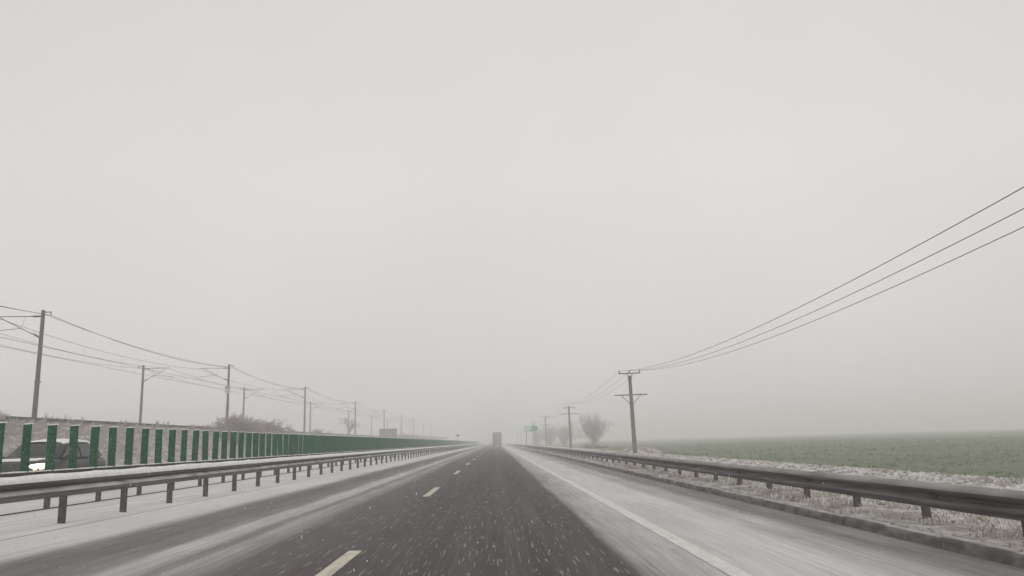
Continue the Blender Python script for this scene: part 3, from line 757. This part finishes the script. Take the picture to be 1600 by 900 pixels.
# glass set 4 mm proud of the cabin
b = MB(); b.add([(-.64, 1.04, 1.055), (.64, 1.04, 1.055), (.55, 1.62, 1.425), (-.55, 1.62, 1.425), (-.64, 1.02, 1.05), (.64, 1.02, 1.05), (.55, 1.60, 1.42), (-.55, 1.60, 1.42)],
                [(0, 1, 2, 3), (4, 5, 6, 7), (0, 4, 5, 1), (1, 5, 6, 2), (2, 6, 7, 3), (3, 7, 4, 0)])
b.build('windscreen', M['glass'], car)
for s in (-1, 1):
    for y0, y1, y2, y3 in ((1.22, 1.78, 2.25, 2.25), (2.33, 2.33, 2.98, 3.0), (3.08, 3.08, 3.36, 3.58)):
        b = MB(); zt = 1.36
        q = [(.795, y0, 1.03), (.665, y1, zt), (.665, y2, zt), (.795, y3, 1.03)]
        b.add([(s * x, y, z) for x, y, z in q] + [(s * (x - .01), y, z) for x, y, z in q], [(0, 1, 2, 3), (4, 5, 6, 7), (0, 4, 5, 1), (1, 5, 6, 2), (2, 6, 7, 3), (3, 7, 4, 0)])
        b.build('side_window', M['glass'], car)
    b = MB(); b.box((s * .96, 1.32, 1.02), (.2, .1, .13)); b.box((s * .85, 1.34, 1.0), (.12, .04, .03)); b.build('mirror', M['car'], car)
    for yy in (.78, 3.2):
        b = MB(); b.disc_x((s * .79, yy, .31), .31, .2, 24); wv = b.build('wheel', M['rubber'], car)
        b = MB(); b.disc_x((s * .885, yy, .31), .2, .02, 16); b.build('rim', M['rim'], wv)
        b = MB(); n = 13; vs = []
        for r in (.33, .37):
            for k in range(n): t = PI * k / (n - 1); vs.append((s * .885, yy + r * math.cos(t), .31 + r * math.sin(t)))
        b.add(vs, [(k, k + 1, n + k + 1, n + k) for k in range(n - 1)]); b.build('wheel_arch', M['black'], wv)
    # head lamp wraps round the corner
    b = MB(); f = [(.54, .055, .80), (.66, .075, .755), (.79, .16, .76), (.858, .38, .82), (.862, .50, .87), (.82, .34, .89), (.72, .14, .885), (.60, .05, .86)]
    n = len(f)
    b.add([(s * (x + .012), y - .03, z) for x, y, z in f] + [(s * (x - .05), y + .05, z) for x, y, z in f] + [(s * .72, .06, .82)],
          [(i, (i + 1) % n, n + (i + 1) % n, n + i) for i in range(n)] + [(i, (i + 1) % n, 2 * n) for i in range(n)])
    b.build('headlight', M['lamp'], car)
    b = MB(); b.tube([(s * .66, .045, .725), (s * .78, .12, .73), (s * .86, .34, .775)], [.018, .024, .016], 8); b.build('headlight_glow', M['fog_lamp_and_glow'], car)  # glowing amber strip added as the headlight's warm bloom, not a separate lamp
    b = MB(); b.tube([(s * .62, -.0, .40), (s * .62, .1, .40)], .055, 12); b.build('fog_light', M['fog_lamp_and_glow'], car)
    b = MB(); b.box((s * .872, 2.0, .66), (.012, 2.1, .035)); b.build('side_trim', M['rim'], car)
    b = MB(); b.box((s * .82, 2.05, .27), (.1, 2.1, .1)); b.build('sill', M['black'], car)
b = MB(); b.box((0, -.01, .52), (.8, .06, .14)); b.build('grille', M['black'], car)
b = MB(); b.box((0, -.005, .33), (1.1, .08, .12)); b.build('lower_intake', M['black'], car)
vs = []; rows = [(1.62, .50, 1.44), (1.7, .56, 1.475), (2.3, .57, 1.525), (3.0, .56, 1.505), (3.4, .52, 1.42)]
b = MB()
for y, hw, z in rows: vs += [(-hw - .03, y, z - .07), (-hw, y, z), (-hw * .5, y, z + .03), (hw * .5, y, z + .03), (hw, y, z), (hw + .03, y, z - .07)]
b.add(vs, [(j * 6 + i, j * 6 + i + 1, (j + 1) * 6 + i + 1, (j + 1) * 6 + i) for j in range(len(rows) - 1) for i in range(5)])
b.build('snow_layer', M['snow'], car, smooth=True)
b = MB(); b.add([(-.6, .3, .955), (.6, .3, .955), (.66, .95, 1.01), (-.66, .95, 1.01), (-.6, .3, .97), (.6, .3, .97), (.66, .95, 1.03), (-.66, .95, 1.03)],
                [(0, 1, 2, 3), (4, 5, 6, 7), (0, 4, 5, 1), (1, 5, 6, 2), (2, 6, 7, 3), (3, 7, 4, 0)])
b.build('bonnet_snow', M['snow'], car)

car.scale = (1, .95, 1)

# ------------------------------------------------------------------ falling snow
b = MB(); rs = random.Random(9)
for i in range(2700):
    y = 2.2 + 40 * rs.random() ** 1.3; x = rs.uniform(-.8, .42) * (y * .72 + 1); z = rs.uniform(.05, 1.12)
    r = rs.uniform(.0007, .0018) * (1 + y * .05)
    d = Vector((rs.gauss(0, .25), rs.gauss(-.6, .3), .8)).normalized(); u = d.cross(Vector((1, 0, 0))).normalized(); v = d.cross(u)
    p = Vector((x, y, z)); e = rs.uniform(2, 4.5)
    b.add([p + d * r * e, p - d * r * e, p + u * r, p - u * r, p + v * r, p - v * r], [(0, 2, 4), (0, 4, 3), (0, 3, 5), (0, 5, 2), (1, 4, 2), (1, 3, 4), (1, 5, 3), (1, 2, 5)])
fm, ft, fb_ = new_mat('snowflake')
fb_.inputs['Base Color'].default_value = (.9, .9, .9, 1); fb_.inputs['Roughness'].default_value = .9
tr_ = ft.nodes.new('ShaderNodeBsdfTranslucent'); tr_.inputs[0].default_value = (.9, .9, .9, 1); mx_ = ft.nodes.new('ShaderNodeMixShader'); mx_.inputs[0].default_value = .5
ft.links.new(fb_.outputs[0], mx_.inputs[1]); ft.links.new(tr_.outputs[0], mx_.inputs[2]); ft.links.new(mx_.outputs[0], ft.nodes['Material Output'].inputs[0])
tag(b.build('falling_snow', fm), 'small snowflakes falling over the motorway', 'snow', kind='stuff')

# ------------------------------------------------------------------ haze
b = MB(); b.box((0, 740, 1), (2900, 1640, 24))
hz = b.build('haze', M['snow']); hz.data.materials.clear()
hm = bpy.data.materials.new('haze'); hm.use_nodes = True; t = hm.node_tree; t.nodes.clear()
o = t.nodes.new('ShaderNodeOutputMaterial'); pv = t.nodes.new('ShaderNodeVolumePrincipled')
pv.inputs['Color'].default_value = (.985, .982, .975, 1); pv.inputs['Density'].default_value = HAZE
t.links.new(pv.outputs[0], o.inputs['Volume']); hz.data.materials.append(hm)
tag(hz, 'pale snowy haze thickening with distance', 'haze', kind='stuff')
